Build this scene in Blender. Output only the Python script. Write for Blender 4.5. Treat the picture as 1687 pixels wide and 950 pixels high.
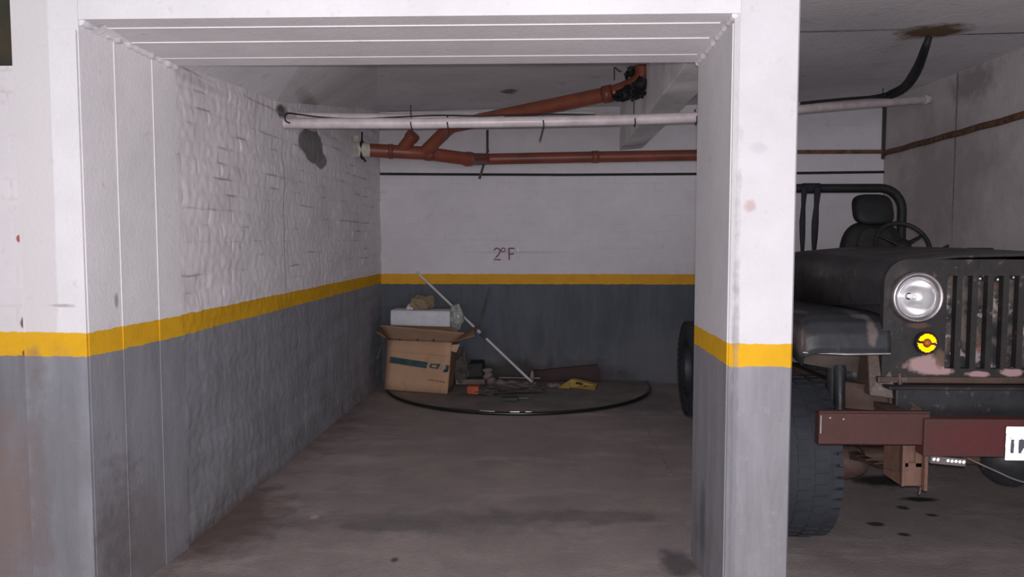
import bpy, bmesh, math, random
from mathutils import Vector, Matrix, noise
random.seed(7)
S = bpy.context.scene
for o in list(bpy.data.objects): bpy.data.objects.remove(o)
PI = math.pi; rad = math.radians

# ------------------------------------------------------------------ camera, light, exposure
F = 1265.0; W, H = 1687.0, 950.0
YAW, PITCH, EYE = rad(1.88), rad(3.71), 1.5
cd = bpy.data.cameras.new('camera'); cam = bpy.data.objects.new('camera', cd); S.collection.objects.link(cam)
cam.location = (0, 0, EYE); cam.rotation_euler = (PI/2-PITCH, 0, YAW)
cd.sensor_width = 36; cd.lens = 36*F/W; cd.clip_start = 0.05; S.camera = cam
S.view_settings.view_transform = 'Standard'; S.view_settings.look = 'None'
S.view_settings.gamma = 1; S.view_settings.use_curve_mapping = False; S.view_settings.exposure = 0.0
w = bpy.data.worlds.new('world'); S.world = w; w.use_nodes = True
w.node_tree.nodes['Background'].inputs[0].default_value = (0.92, 0.92, 1.0, 1)
w.node_tree.nodes['Background'].inputs[1].default_value = 0.18
def lamp(name, kind, loc, energy, color=(1,1,1), rot=(0,0,0), **k):
    l = bpy.data.lights.new(name, kind); l.energy = energy; l.color = color
    for a, b in k.items(): setattr(l, a, b)
    o = bpy.data.objects.new(name, l); o.location = loc; o.rotation_euler = rot; S.collection.objects.link(o); return o
# the phone's flash that lit the photograph
lamp('phone_flash', 'POINT', (0.0, -0.015, EYE+0.03), 305, (1.0, 0.965, 1.0), shadow_soft_size=0.012)
# wide soft fill lamp added far behind the camera to lift the back wall
lamp('added_back_fill', 'AREA', (0.0, -13.0, 1.5), 1250, (0.93, 0.94, 1.0), (rad(90), 0, 0), shape='RECTANGLE', size=26, size_y=3.0)

_f = Vector((-math.sin(YAW)*math.cos(PITCH), math.cos(YAW)*math.cos(PITCH), -math.sin(PITCH)))
_r = Vector((math.cos(YAW), math.sin(YAW), 0)); _u = _r.cross(_f)
def _ray(x, y): return _f + _r*((x-W/2)/F) + _u*((H/2-y)/F)
def at(x, y, Y):
    d = _ray(x, y); t = Y/d.y; return Vector((d.x*t, Y, EYE+d.z*t))
def atX(x, y, X):
    d = _ray(x, y); t = X/d.x; return Vector((X, d.y*t, EYE+d.z*t))
def atZ(x, y, Z):
    d = _ray(x, y); t = (Z-EYE)/d.z; return Vector((d.x*t, d.y*t, Z))

# ------------------------------------------------------------------ materials
class NT:
    def __init__(s, name):
        s.m = bpy.data.materials.new(name); s.m.use_nodes = True; s.t = s.m.node_tree; s.t.nodes.clear()
        s.out = s.t.nodes.new('ShaderNodeOutputMaterial'); s.b = s.t.nodes.new('ShaderNodeBsdfPrincipled')
        s.t.links.new(s.b.outputs[0], s.out.inputs[0])
        s.tc = s.t.nodes.new('ShaderNodeNewGeometry'); s.pos = s.tc.outputs['Position']
    def n(s, t, **k):
        x = s.t.nodes.new(t)
        for a, b in k.items(): setattr(x, a, b)
        return x
    def l(s, a, b): s.t.links.new(a, b)
    def put(s, inp, v):
        if hasattr(v, 'links'): s.l(v, inp)
        else: inp.default_value = v
    def noise(s, scale, detail=4, rough=.6, vec=None, stretch=None):
        v = vec or s.pos
        if stretch:
            mp = s.n('ShaderNodeMapping'); mp.inputs['Scale'].default_value = stretch; s.l(v, mp.inputs[0]); v = mp.outputs[0]
        x = s.n('ShaderNodeTexNoise'); x.inputs['Scale'].default_value = scale; x.inputs['Detail'].default_value = detail
        x.inputs['Roughness'].default_value = rough; s.l(v, x.inputs['Vector']); return x.outputs[0]
    def math(s, op, a, b=0.0, c=None):
        x = s.n('ShaderNodeMath', operation=op); s.put(x.inputs[0], a); s.put(x.inputs[1], b)
        if c is not None: s.put(x.inputs[2], c)
        return x.outputs[0]
    def ramp(s, v, lo, hi, a=0.0, b=1.0):
        x = s.n('ShaderNodeMapRange'); s.put(x.inputs[0], v)
        for i, q in enumerate((lo, hi, a, b)): s.put(x.inputs[i+1], q)
        return x.outputs[0]
    def mix(s, f, a, b, mode='MIX'):
        x = s.n('ShaderNodeMix', data_type='RGBA', blend_type=mode); s.put(x.inputs[0], f)
        s.put(x.inputs[6], a if hasattr(a, 'links') else (*a, 1)); s.put(x.inputs[7], b if hasattr(b, 'links') else (*b, 1)); return x.outputs[2]
    def spot(s, col, c, r, color, strength=1.0, wob=.35, nscale=9, soft=.25):
        """a stain with its own outline at world point c, radii r"""
        d = s.n('ShaderNodeVectorMath', operation='SUBTRACT'); s.l(s.pos, d.inputs[0]); d.inputs[1].default_value = c
        q = s.n('ShaderNodeVectorMath', operation='DIVIDE'); s.l(d.outputs[0], q.inputs[0]); q.inputs[1].default_value = r
        le = s.n('ShaderNodeVectorMath', operation='LENGTH'); s.l(q.outputs[0], le.inputs[0])
        v = s.math('ADD', le.outputs['Value'], s.ramp(s.noise(nscale, 3), .25, .75, -wob, wob))
        return s.mix(s.ramp(v, 1-soft, 1+soft, strength, 0), col, color)
    def sep(s):
        x = s.n('ShaderNodeSeparateXYZ'); s.l(s.pos, x.inputs[0]); return x.outputs
    def bump(s, h, dist, strength=1.0):
        x = s.n('ShaderNodeBump'); x.inputs['Distance'].default_value = dist; x.inputs['Strength'].default_value = strength
        s.l(h, x.inputs['Height']); s.l(x.outputs[0], s.b.inputs['Normal'])
    def done(s, col, rough=.8, metal=0, spec=.3):
        s.put(s.b.inputs['Base Color'], col if hasattr(col, 'links') else (*col, 1)); s.put(s.b.inputs['Roughness'], rough)
        s.b.inputs['Metallic'].default_value = metal; s.b.inputs['Specular IOR Level'].default_value = spec; return s.m
def plain(name, col, rough=.7, metal=0, var=.25, scale=8, col2=None, bump=0, spec=.3, stretch=None):
    t = NT(name); n = t.noise(scale, 5, .65, stretch=stretch)
    c2 = col2 or tuple(v*(1-var) for v in col)
    c = t.mix(t.ramp(n, .35, .65), tuple(min(1, v*(1+var*.4)) for v in col), c2)
    if bump: t.bump(t.noise(scale*4, 4), bump)
    return t.done(c, rough, metal, spec)

WHITE = (.77, .745, .765); GREY = (.235, .235, .262); YEL = (.72, .39, .02)
def paint(name, lo, hi, white=WHITE, grey=GREY, yel=YEL, brick=None, spots=(), bumpd=.002, smear=1.0, bare=None, under=()):
    """white above, a yellow band, grey below; brick = horizontal axis of the coursing"""
    t = NT(name); x, y, z = t.sep()
    zz = t.math('ADD', z, t.ramp(t.noise(14, 4), .3, .7, -.004, .004))
    d1 = t.ramp(t.noise(2.2, 6, .7), .35, .7)
    wc = t.mix(d1, white, tuple(v*.87 for v in white))
    wc = t.mix(t.ramp(t.noise(11, 5, .7), .62, .72, 0, .35), wc, (.42, .36, .36))
    for s_ in under: wc = t.spot(wc, *s_)
    gc = t.mix(t.ramp(t.noise(3, 5, .7, stretch=(3, 3, .5)), .35, .7), grey, tuple(v*.72 for v in grey))
    gc = t.mix(t.ramp(t.noise(16, 5, .75), .6, .75, 0, .4), gc, tuple(v*1.35 for v in grey))
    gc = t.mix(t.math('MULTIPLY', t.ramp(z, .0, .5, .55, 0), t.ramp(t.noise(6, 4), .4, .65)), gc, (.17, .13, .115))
    yc = t.mix(t.ramp(t.noise(9, 5), .45, .7, 0, .45), yel, tuple(v*.75 for v in yel))
    c = t.mix(t.ramp(zz, lo-.0015, lo+.0015), gc, yc)
    c = t.mix(t.ramp(zz, hi-.0015, hi+.0015), c, wc)
    for s_ in spots: c = t.spot(c, *s_)
    if brick:
        cb = t.n('ShaderNodeCombineXYZ'); t.l(y if brick == 'y' else x, cb.inputs[0]); t.l(z, cb.inputs[1])
        dis = t.n('ShaderNodeTexNoise'); dis.inputs['Scale'].default_value = 5; t.l(t.pos, dis.inputs['Vector'])
        ad = t.n('ShaderNodeVectorMath', operation='MULTIPLY_ADD'); t.l(dis.outputs['Color'], ad.inputs[0]); ad.inputs[1].default_value = (.03, .018, 0); t.l(cb.outputs[0], ad.inputs[2])
        br = t.n('ShaderNodeTexBrick'); t.l(ad.outputs[0], br.inputs['Vector'])
        for k, v in (('Scale', 1), ('Brick Width', .27), ('Row Height', .083), ('Mortar Size', .013), ('Mortar Smooth', 1.0)): br.inputs[k].default_value = v
        br.inputs['Color1'].default_value = (1, 1, 1, 1); br.inputs['Color2'].default_value = (.95, .95, .95, 1); br.inputs['Mortar'].default_value = (.35, .35, .35, 1)
        hb = t.math('ADD', br.outputs[0], t.math('MULTIPLY', t.noise(30, 4), .5))
        t.bump(hb, bumpd)
        sm = t.math('MULTIPLY', t.ramp(br.outputs['Fac'], .3, .9), t.ramp(t.noise(3.5, 3, .6, stretch=(1,.8,2.2)), .52, .64, 0, .7*smear))
        sm = t.math('MULTIPLY', sm, t.ramp(z, hi, hi+.2, .1, 1))
        c = t.mix(sm, c, (.33, .28, .27))
    else:
        t.bump(t.math('ADD', t.noise(60, 4), t.noise(7, 3)), bumpd)
    if bare: c = bare(t, c, x, y, z)
    return t.done(c, .82, 0, .12)

# ------------------------------------------------------------------ mesh helpers
class MB:
    def __init__(s): s.v = []; s.f = []; s.sm = []
    def add(s, vs, fs, smooth=False):
        o = len(s.v); s.v += [Vector(p) for p in vs]; s.f += [[i+o for i in f] for f in fs]; s.sm += [smooth]*len(fs); return s
    def box(s, a, b, rot=None, about=None):
        x0, y0, z0 = a; x1, y1, z1 = b
        vs = [Vector(p) for p in ((x0,y0,z0),(x1,y0,z0),(x1,y1,z0),(x0,y1,z0),(x0,y0,z1),(x1,y0,z1),(x1,y1,z1),(x0,y1,z1))]
        if rot:
            c = Vector(about) if about else sum(vs, Vector())/8; vs = [rot @ (v-c)+c for v in vs]
        return s.add(vs, [(0,3,2,1),(4,5,6,7),(0,1,5,4),(1,2,6,5),(2,3,7,6),(3,0,4,7)])
    def hexa(s, p): return s.add(p, [(0,3,2,1),(4,5,6,7),(0,1,5,4),(1,2,6,5),(2,3,7,6),(3,0,4,7)])
    def prism(s, pts, vec):
        n = len(pts); vec = Vector(vec); P = [Vector(p) for p in pts]
        return s.add(P+[p+vec for p in P], [list(range(n))[::-1], list(range(n, 2*n))]+[(i, (i+1) % n, n+(i+1) % n, n+i) for i in range(n)])
    def tube(s, path, r, n=14, caps=True, flat=None, closed=False):
        P = [Vector(p) for p in path]; m = len(P); R = r if isinstance(r, (list, tuple)) else [r]*m
        vs = []; up = None
        for i, p in enumerate(P):
            a = P[(i-1) % m] if (closed or i > 0) else P[0]; b = P[(i+1) % m] if (closed or i < m-1) else P[-1]
            t = (b-a).normalized()
            if up is None:
                up = Vector((0,0,1)) if abs(t.z) < .9 else Vector((1,0,0))
            up = (up-t*up.dot(t)).normalized(); sd = t.cross(up)
            for k in range(n):
                an = 2*PI*k/n; fx, fy = flat or (1, 1)
                vs.append(p+up*math.cos(an)*R[i]*fx+sd*math.sin(an)*R[i]*fy)
        fs = [(i*n+k, i*n+(k+1) % n, (i+1)*n+(k+1) % n, (i+1)*n+k) for i in range(m-1) for k in range(n)]
        if closed: fs += [((m-1)*n+k, (m-1)*n+(k+1) % n, (k+1) % n, k) for k in range(n)]
        s.add(vs, fs, True)
        if caps and not closed:
            s.add(vs[:n], [list(range(n))[::-1]]); s.add(vs[-n:], [list(range(n))])
        return s
    def lathe(s, prof, c, axis, n=32, smooth=True):
        """prof = (radius, offset along axis)"""
        ax = Vector(axis).normalized(); u = ax.orthogonal().normalized(); v = ax.cross(u); c = Vector(c); vs = []
        for r_, h in prof:
            for k in range(n):
                a = 2*PI*k/n; vs.append(c+ax*h+u*math.cos(a)*r_+v*math.sin(a)*r_)
        m = len(prof)
        return s.add(vs, [(i*n+k, i*n+(k+1) % n, (i+1)*n+(k+1) % n, (i+1)*n+k) for i in range(m-1) for k in range(n)], smooth)
    def blob(s, c, r, seed=0, amp=.25, fr=3, n=14, crumple=True):
        c = Vector(c); vs = []; fs = []
        for i in range(n+1):
            th = PI*i/n
            for k in range(2*n):
                ph = PI*k/n; d = Vector((math.sin(th)*math.cos(ph), math.sin(th)*math.sin(ph), math.cos(th)))
                q = 1+amp*2*noise.noise(d*fr+Vector((seed*7.1, 0, 0)))+amp*.7*noise.noise(d*fr*3+Vector((0, seed*3.3, 0)))
                vs.append(c+Vector((d.x*r[0], d.y*r[1], d.z*r[2]))*q)
        for i in range(n):
            for k in range(2*n): fs.append((i*2*n+k, (i+1)*2*n+k, (i+1)*2*n+(k+1) % (2*n), i*2*n+(k+1) % (2*n)))
        return s.add(vs, fs, not crumple)
    def grid(s, fn, nu, nv, smooth=True):
        vs = [fn(i/nu, j/nv) for j in range(nv+1) for i in range(nu+1)]
        return s.add(vs, [(j*(nu+1)+i, j*(nu+1)+i+1, (j+1)*(nu+1)+i+1, (j+1)*(nu+1)+i) for j in range(nv) for i in range(nu)], smooth)
    def build(s, name, mat, parent=None, bevel=0, label=None, cat=None, group=None, kind=None, solid=0, loc=None, weld=False):
        off = Vector(loc) if loc is not None else Vector((0, 0, 0))
        if parent is not None: off = WL[parent.name]
        me = bpy.data.meshes.new(name); me.from_pydata([tuple(v-off) for v in s.v], [], s.f); me.update()
        bm = bmesh.new(); bm.from_mesh(me)
        if weld: bmesh.ops.remove_doubles(bm, verts=bm.verts, dist=1e-5)
        bmesh.ops.recalc_face_normals(bm, faces=bm.faces); bm.to_mesh(me); bm.free()
        if len(me.polygons) == len(s.sm):
            for p, q in zip(me.polygons, s.sm): p.use_smooth = q
        for m_ in (mat if isinstance(mat, (list, tuple)) else [mat]): me.materials.append(m_)
        o = bpy.data.objects.new(name, me); S.collection.objects.link(o)
        if parent is not None: o.parent = parent; WL[o.name] = off
        else: o.location = off; WL[o.name] = off
        if solid: q = o.modifiers.new('s', 'SOLIDIFY'); q.thickness = solid; q.offset = 0
        if bevel:
            q = o.modifiers.new('b', 'BEVEL'); q.width = bevel; q.segments = 2; q.limit_method = 'ANGLE'
        tag(o, label, cat, group, kind); return o
WL = {}
def tag(o, label=None, cat=None, group=None, kind=None):
    for k, v in (('label', label), ('category', cat), ('group', group), ('kind', kind)):
        if v: o[k] = v
def thing(name, loc, label, cat, group=None):
    o = bpy.data.objects.new(name, None); S.collection.objects.link(o); o.location = loc; o.empty_display_size = .1
    WL[o.name] = Vector(loc); tag(o, label, cat, group); return o
def bez(pts, n=8):
    """Catmull-Rom through the points"""
    P = [Vector(p) for p in pts]; P = [P[0]*2-P[1]]+P+[P[-1]*2-P[-2]]; out = []
    for i in range(1, len(P)-2):
        for k in range(n):
            t = k/n; a, b, c, d = P[i-1], P[i], P[i+1], P[i+2]
            out.append(.5*((2*b)+(c-a)*t+(2*a-5*b+4*c-d)*t*t+(3*b-a-3*c+d)*t**3))
    return out+[P[-2]]
def text_mesh(txt, size, depth=.0):
    cu = bpy.data.curves.new('txt', 'FONT'); cu.body = txt; cu.size = size; cu.extrude = depth; cu.align_x = 'CENTER'; cu.align_y = 'CENTER'
    o = bpy.data.objects.new('txt', cu); S.collection.objects.link(o); dg = bpy.context.evaluated_depsgraph_get()
    me = bpy.data.meshes.new_from_object(o.evaluated_get(dg)); bpy.data.objects.remove(o)
    vs = [v.co.copy() for v in me.vertices]; fs = [list(p.vertices) for p in me.polygons]; bpy.data.meshes.remove(me); return vs, fs
def add_text(mb, txt, size, c, U, V, depth=.001, sx=1):
    vs, fs = text_mesh(txt, size, 0); U = Vector(U); V = Vector(V); N = U.cross(V).normalized(); c = Vector(c)
    mb.add([c+U*v.x*sx+V*v.y+N*depth for v in vs], fs)

# ------------------------------------------------------------------ the setting
XL0, XL1, YB, XR = -1.69, -1.622, 7.95, 3.50
YF, YJ = 2.925, 3.59
def xl(y): return XL0+(XL1-XL0)*(y-YJ)/(YB-YJ)

# floor
t = NT('floor_concrete'); n1 = t.noise(.9, 6, .65); n2 = t.noise(4, 6, .7); n3 = t.noise(35, 4, .7)
c = t.mix(t.ramp(n1, .35, .65), (.41, .345, .33), (.30, .25, .24))
c = t.mix(t.ramp(n2, .45, .7, 0, .6), c, (.24, .21, .215))
c = t.mix(t.ramp(t.noise(1.6, 5, .7, stretch=(.6, 1.5, 1)), .52, .68, 0, .6), c, (.56, .475, .45))
c = t.mix(t.ramp(n3, .66, .74, 0, .35), c, (.34, .29, .28))
for q in [((*atZ(470,700,0)[:2],0), (.5,1.5,1), (.15,.10,.09), .6), ((*atZ(360,860,0)[:2],0), (.3,.5,1), (.13,.08,.07), .7),
          ((*atZ(700,860,0)[:2],0), (.7,.16,1), (.13,.12,.125), .45), ((*atZ(960,850,0)[:2],0), (.45,.10,1), (.13,.12,.125), .5),
          ((*atZ(1060,900,0)[:2],0), (.35,.2,1), (.40,.33,.33), .45), ((*atZ(880,800,0)[:2],0), (.8,.12,1), (.36,.30,.30), .4), ((*atZ(830,730,0)[:2],0), (.9,.3,1), (.30,.25,.25), .4),
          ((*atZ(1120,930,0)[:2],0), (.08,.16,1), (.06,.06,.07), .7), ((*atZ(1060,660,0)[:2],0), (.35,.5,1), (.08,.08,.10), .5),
          ((*atZ(518,851,0)[:2],0), (.022,.03,1), (.6,.45,.42), .8), ((*atZ(648,865,0)[:2],0), (.25,.09,1), (.15,.14,.145), .5), ((*atZ(650,922,0)[:2],0), (.02,.03,1), (.04,.04,.04), .8), ((*atZ(1060,745,0)[:2],0), (.09,.13,1), (.3,.24,.22), .6),
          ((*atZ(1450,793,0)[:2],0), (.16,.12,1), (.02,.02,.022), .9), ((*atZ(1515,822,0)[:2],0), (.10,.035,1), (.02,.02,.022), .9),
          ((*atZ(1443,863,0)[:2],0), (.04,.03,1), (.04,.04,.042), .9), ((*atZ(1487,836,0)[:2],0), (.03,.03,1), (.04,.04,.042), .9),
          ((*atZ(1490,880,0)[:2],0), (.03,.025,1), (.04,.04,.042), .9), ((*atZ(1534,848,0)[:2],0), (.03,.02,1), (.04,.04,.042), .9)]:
    c = t.spot(c, q[0], q[1], q[2], q[3], .4, 7, .35)
t.bump(t.math('ADD', n2, t.noise(80, 4)), .004)
m_floor = t.done(c, .62, 0, .25)
MB().box((-4.5, -3, -.1), (5.5, YB+.1, 0)).build('floor', m_floor, kind='structure')

# left wall: lumpy painted brickwork
m_lw = paint('painted_brick_left', 1.04, 1.14, grey=(.30,.305,.335), white=(.84,.80,.83), brick='y', bumpd=.0012, spots=[
    (tuple(atX(516,240,-1.65)), (.3,.30,.115), (.20,.195,.19), .95, .25, 6, .08), (tuple(atX(530,262,-1.65)), (.3,.13,.08), (.20,.195,.19), .9, .25, 6, .08),
    ((-1.665, 5.04, 1.6), (.3,.007,.62), (.34,.31,.31), .8, .3, 20, .3), (tuple(atX(465,182,-1.66)), (.2,.09,.045), (.07,.05,.04), .9, .4, 12, .3), (tuple(atX(340,140,-1.67)), (.2,.25,.02), (.5,.46,.43), .5, .5, 12, .4),
    (tuple(atX(640,640,-1.60)), (.3,.5,.12), (.07,.06,.055), .7, .4, 6, .4), (tuple(atX(380,850,-1.68)), (.3,.9,.06), (.15,.11,.10), .7, .5, 6, .4)])
def lw(u, v):
    y = YJ-.02+(YB+.02-YJ)*u; z = 3.0*v
    zc = z+.022*noise.noise(Vector((y*1.4, z*1.2, 3))); row = math.floor(zc/.083); fz = zc/.083-row
    fy = (y+.02*noise.noise(Vector((y*3, z*3, 9))))/.27+.5*(row % 2)+.12*noise.noise(Vector((row*1.7, 0, 5))); col = math.floor(fy); fy -= col
    e = min(fz, 1-fz)*.083; e2 = min(fy, 1-fy)*.27
    j = min(1, e/.014)*min(1, e2/.016)
    amp = (.55+.8*noise.noise(Vector((y*1.1, z*1.3, 0))))*(1 if z > 1.14 else .25)
    d = .005*max(0, amp)*min(1, e/.026)*min(1, .6+e2/.04) + .011*noise.noise(Vector((col*3.3, row*5.7, 1)))*max(0, amp)*j +.013*noise.noise(Vector((y*1.7, z*9, 2)))+.003*noise.noise(Vector((y*20, z*25, 4)))
    return Vector((xl(y)+d-.004, y, z))
mb = MB().grid(lw, 620, 250)
mb.box((-2.0, YJ-.02, 0), (XL0-.03, YB+.02, 3.0))
mb.build('wall_left', m_lw, kind='structure')

# back wall
def bare(t, c, x, y, z):
    c = t.spot(c, (-.2, YB, 1.36), (.45, .3, .012), (.45, .42, .43), .6, .4, 20, .4)
    return c
m_bw = paint('painted_brick_back', 1.03, 1.135, white=(.66,.63,.66), grey=(.115,.125,.145), yel=(.68,.34,.035), brick='x', bumpd=.0005, smear=.25, bare=bare,
             spots=[((-.35, YB, .1), (.5,.3,.12), (.05,.04,.035), .7, .4, 6, .4), ((.5, YB, .05), (.4,.3,.16), (.05,.03,.03), .6, .3, 6, .4), ((1.3, YB, .3), (.35,.3,.3), (.16,.16,.18), .5, .4, 4, .5)])
MB().box((-2.0, YB, 0), (XR+.2, YB+.15, 3.0)).build('wall_back', m_bw, kind='structure')
m_rw = paint('painted_render_right', 1.03, 1.13, white=(.60,.54,.54), grey=(.14,.14,.155), bumpd=.004,
             spots=[((XR, 6.62, 2.45), (.3,.012,.9), (.12,.10,.10), .8, .3, 20, .3), ((XR, 6.4, 2.75), (.3,.3,.12), (.22,.19,.19), .6, .5, 8, .4), ((XR,6.9,2.0),(.3,.8,.5),(.27,.24,.24),.5,.6,4,.5)])
MB().box((XR, -.5, 0), (XR+.15, YB+.15, 3.0)).build('wall_right', m_rw, kind='structure')

# ceiling: flat slab, pitched down to the left wall
t = NT('ceiling_render'); n = t.noise(1.5, 6, .65)
c = t.mix(t.ramp(n, .35, .68), (.84, .82, .85), (.70, .69, .71))
c = t.mix(t.ramp(t.noise(7, 5), .6, .75, 0, .4), c, (.33, .31, .31))
cr = atZ(1535, 55, 2.845)
c = t.spot(c, tuple(cr), (.20, .17, .3), (.17, .105, .04), .95, .35, 9, .3)
c = t.spot(c, (cr.x-.75, cr.y-.07, 2.84), (.75, .02, .3), (.25,.24,.25), .8, .5, 14, .4)
c = t.spot(c, (cr.x+.6, cr.y+.10, 2.84), (.55, .014, .3), (.10,.09,.09), .9, .3, 14, .4)
c = t.spot(c, tuple(atZ(838,150,2.82)), (.06, .12, .3), (.09,.09,.09), .8, .5, 9, .3)
c = t.spot(c, tuple(at(520,183,5.9)), (.3, .9, .03), (.35,.27,.22), .6, .3, 9, .4)
t.bump(t.noise(25, 5), .004); m_ceil = t.done(c, .85, 0, .1)
A = (xl(YJ)-.05, YJ-.6, 2.30); A2 = (xl(YJ)-.02, YJ, 2.315); B = (xl(4.93)-.02, 4.95, 2.365); C_ = (XL1-.02, YB+.02, 2.80)
Fn = (-.72, YJ-.6, 2.80); Fm = (-.76, YJ, 2.80); D = (XR+.05, YB+.02, 2.885); E_ = (XR+.05, 1.9, 2.86); G = (.9, 1.9, 2.82); G2 = (.9, YJ-.6, 2.82)
mb = MB(); TOP = 3.05
vs = [A, A2, B, C_, Fn, Fm, D, E_, G, G2]
mb.add(vs, [(1, 2, 5), (2, 3, 5), (0, 1, 5, 4), (5, 3, 6, 9), (4, 5, 9), (9, 6, 7, 8)])
mb.add([(-2.0, YJ-.6, TOP), (XR+.05, YJ-.6, TOP), (XR+.05, YB+.02, TOP), (-2.0, YB+.02, TOP), (.9, 1.9, TOP), (XR+.05, 1.9, TOP)], [(0, 1, 2, 3), (4, 5, 1)])
mb.build('ceiling', m_ceil, kind='structure')

# portal: left column, beam over the bay, free pillar (one painted concrete frame)
m_fr = paint('painted_concrete_frame', 1.04, 1.135, grey=(.27,.27,.30), bumpd=.0018, under=[((-1.94, YF, 2.0), (.078,.02,1.6), (.62,.585,.585), .75, .12, 3, .06)], spots=[
    (tuple(at(192, 495, 3.1)), (.3, .012, .03), (.36,.35,.37), .9, .4, 9, .3), ((-1.85, YF, 1.24), (.05,.3,.007), (.42,.38,.38), .9, .4, 20, .4),
    ((-1.975, YF, .45), (.05, .3, .5), (.16,.12,.115), .6, .6, 9, .4), ((-1.87, YF, .5), (.10, .06, .45), (.17,.165,.175), .6, .4, 5, .5), ((-1.72, YF+.05, .25), (.03, .2, .35), (.12,.10,.10), .7, .4, 12, .4), ((-1.71, 3.25, .15), (.1, .12, .3), (.16,.13,.13), .5, .4, 12, .4)])
m_pl = paint('painted_concrete_pillar', 1.014, 1.10, bumpd=.0018, white=(.67,.645,.665), grey=(.30,.29,.315), spots=[
    ((.735, 3.35, .25), (.05, .05, .16), (.12,.12,.15), .8, .4, 12, .4), ((.80, YF, 1.62), (.02,.3,.02), (.5,.38,.37), .8, .4, 20, .4), ((.83, YF, 1.84), (.03,.3,.02), (.55,.52,.56), .8, .4, 20, .4),
    ((.755, YF, .6), (.012, .3, .9), (.17,.17,.19), .5, .6, 12, .4)])
zb0, zb1 = 2.332, 2.303
mb = MB()
# left column
mb.prism([(-2.01, YF, 0), (-1.748, YF, 0), (-1.69, YJ, 0), (-2.01, YJ, 0)], (0, 0, 3.05))
# raised mortar strip along its front edge, down the column
mb.box((-1.862, YF-.007, 0), (-1.80, YF+.01, 2.292)); mb.box((-1.812, YF-.012, 0), (-1.752, YF+.01, 2.29))
# board-mark ridges on the jamb
for yy, zt in ((3.135, 2.30), (3.40, 2.29)):
    xx = -1.748+(yy-YF)/(YJ-YF)*.058
    mb.prism([(xx-.01, yy-.004, 0), (xx+.0035, yy-.002, 0), (xx+.0035, yy+.003, 0), (xx-.01, yy+.004, 0)], (0, 0, zt))
mb.build('wall_portal_left', m_fr, kind='structure')
# beam
mb = MB()
def hexbar(x0, x1, y0, y1, za, zb, zt): mb.hexa([(x0,y0,za),(x1,y0,za),(x1,y1,zb),(x0,y1,zb),(x0,y0,zt),(x1,y0,zt),(x1,y1,zt),(x0,y1,zt)])
hexbar(-1.7485, .7515, YF, YJ, zb0, zb1, 3.05)
for yy, h_ in ((3.03, .004), (3.22, .004), (3.46, .0025)):
    z_ = zb0+(zb1-zb0)*(yy-YF)/(YJ-YF)
    mb.prism([(-1.70, yy-.002, z_+.01), (-1.70, yy-.0015, z_-h_), (-1.70, yy+.003, z_-h_), (-1.70, yy+.004, z_+.01)], (2.40, 0, 0))
# rough mortar fillets where the soffit meets jambs
for sx, x0, x1, rr in ((1, -1.745, -1.690, .015), (-1, .732, .732, .011)):
    pp_ = [(x0+(x1-x0)*k/40+sx*.002, YF+.008+(YJ-YF-.01)*k/40, zb0+(zb1-zb0)*k/40-.006) for k in range(41)]
    mb.tube(pp_, [rr*(1+.9*noise.noise(Vector((k*.35, sx*3, 0)))) for k in range(41)], 8)
mb.build('beam_portal', m_fr, kind='structure')
# free pillar
mb = MB(); ch = .018
mb.prism([(.733+ch, YF, 0), (.974-ch*.6, YF, 0), (.974, YF+ch, 0), (.974, YJ, 0), (.733, YJ, 0), (.733, YF+ch, 0)], (0, 0, 3.05))
mb.prism([(.728, YF+.028, 0), (.728, YF+.034, 0), (.74, YF+.036, 0), (.74, YF+.026, 0)], (0, 0, zb0-.03))
mb.build('pillar', m_pl, kind='structure')

# brick infill wall left of the column, with a dark void above it
m_fl = paint('painted_brick_front', 1.04, 1.135, white=(.70,.665,.675), brick='x', bumpd=.001, smear=.4, grey=(.21,.205,.225), spots=[
    ((-2.3, YF, .35), (.4,.3,.42), (.20,.145,.135), .75, .5, 5, .3), ((-2.018, YF, 1.17), (.01,.3,.02), (.15,.05,.04), .9, .4, 20, .3), ((-2.022, YF, 1.5), (.008,.3,.012), (.35,.05,.04), .9, .4, 20, .3), ((-2.013, YF, 1.05), (.012,.3,.012), (.15,.03,.03), .9, .4, 20, .3)])
MB().box((-4.5, YF+.012, 0), (-2.01, YF+.20, 2.163)).build('wall_front', m_fl, kind='structure')
m_dark = plain('void_shade', (.055, .038, .022), .8, var=.5, scale=5, col2=(.028, .034, .026))  # dark brown sheet colour stands in for the shade inside the void
MB().box((-4.5, YF+.22, 2.0), (-2.04, YF+.26, 3.05)).build('wall_void_back', m_dark, kind='structure')

# longitudinal downstand beam from the pillar to the back wall
m_bm = plain('beam_render', (.86,.86,.89), .85, var=.3, scale=2.5, col2=(.72,.70,.69), bump=.003, spec=.1)
mb = MB().hexa([(.835,YJ-.05,2.50),(1.07,YJ-.05,2.50),(1.07,YB+.02,2.42),(.835,YB+.02,2.40),(.835,YJ-.05,2.9),(1.07,YJ-.05,2.9),(1.07,YB+.02,2.9),(.835,YB+.02,2.9)])
mb.build('beam_downstand', m_bm, kind='structure', bevel=.006)

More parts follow.
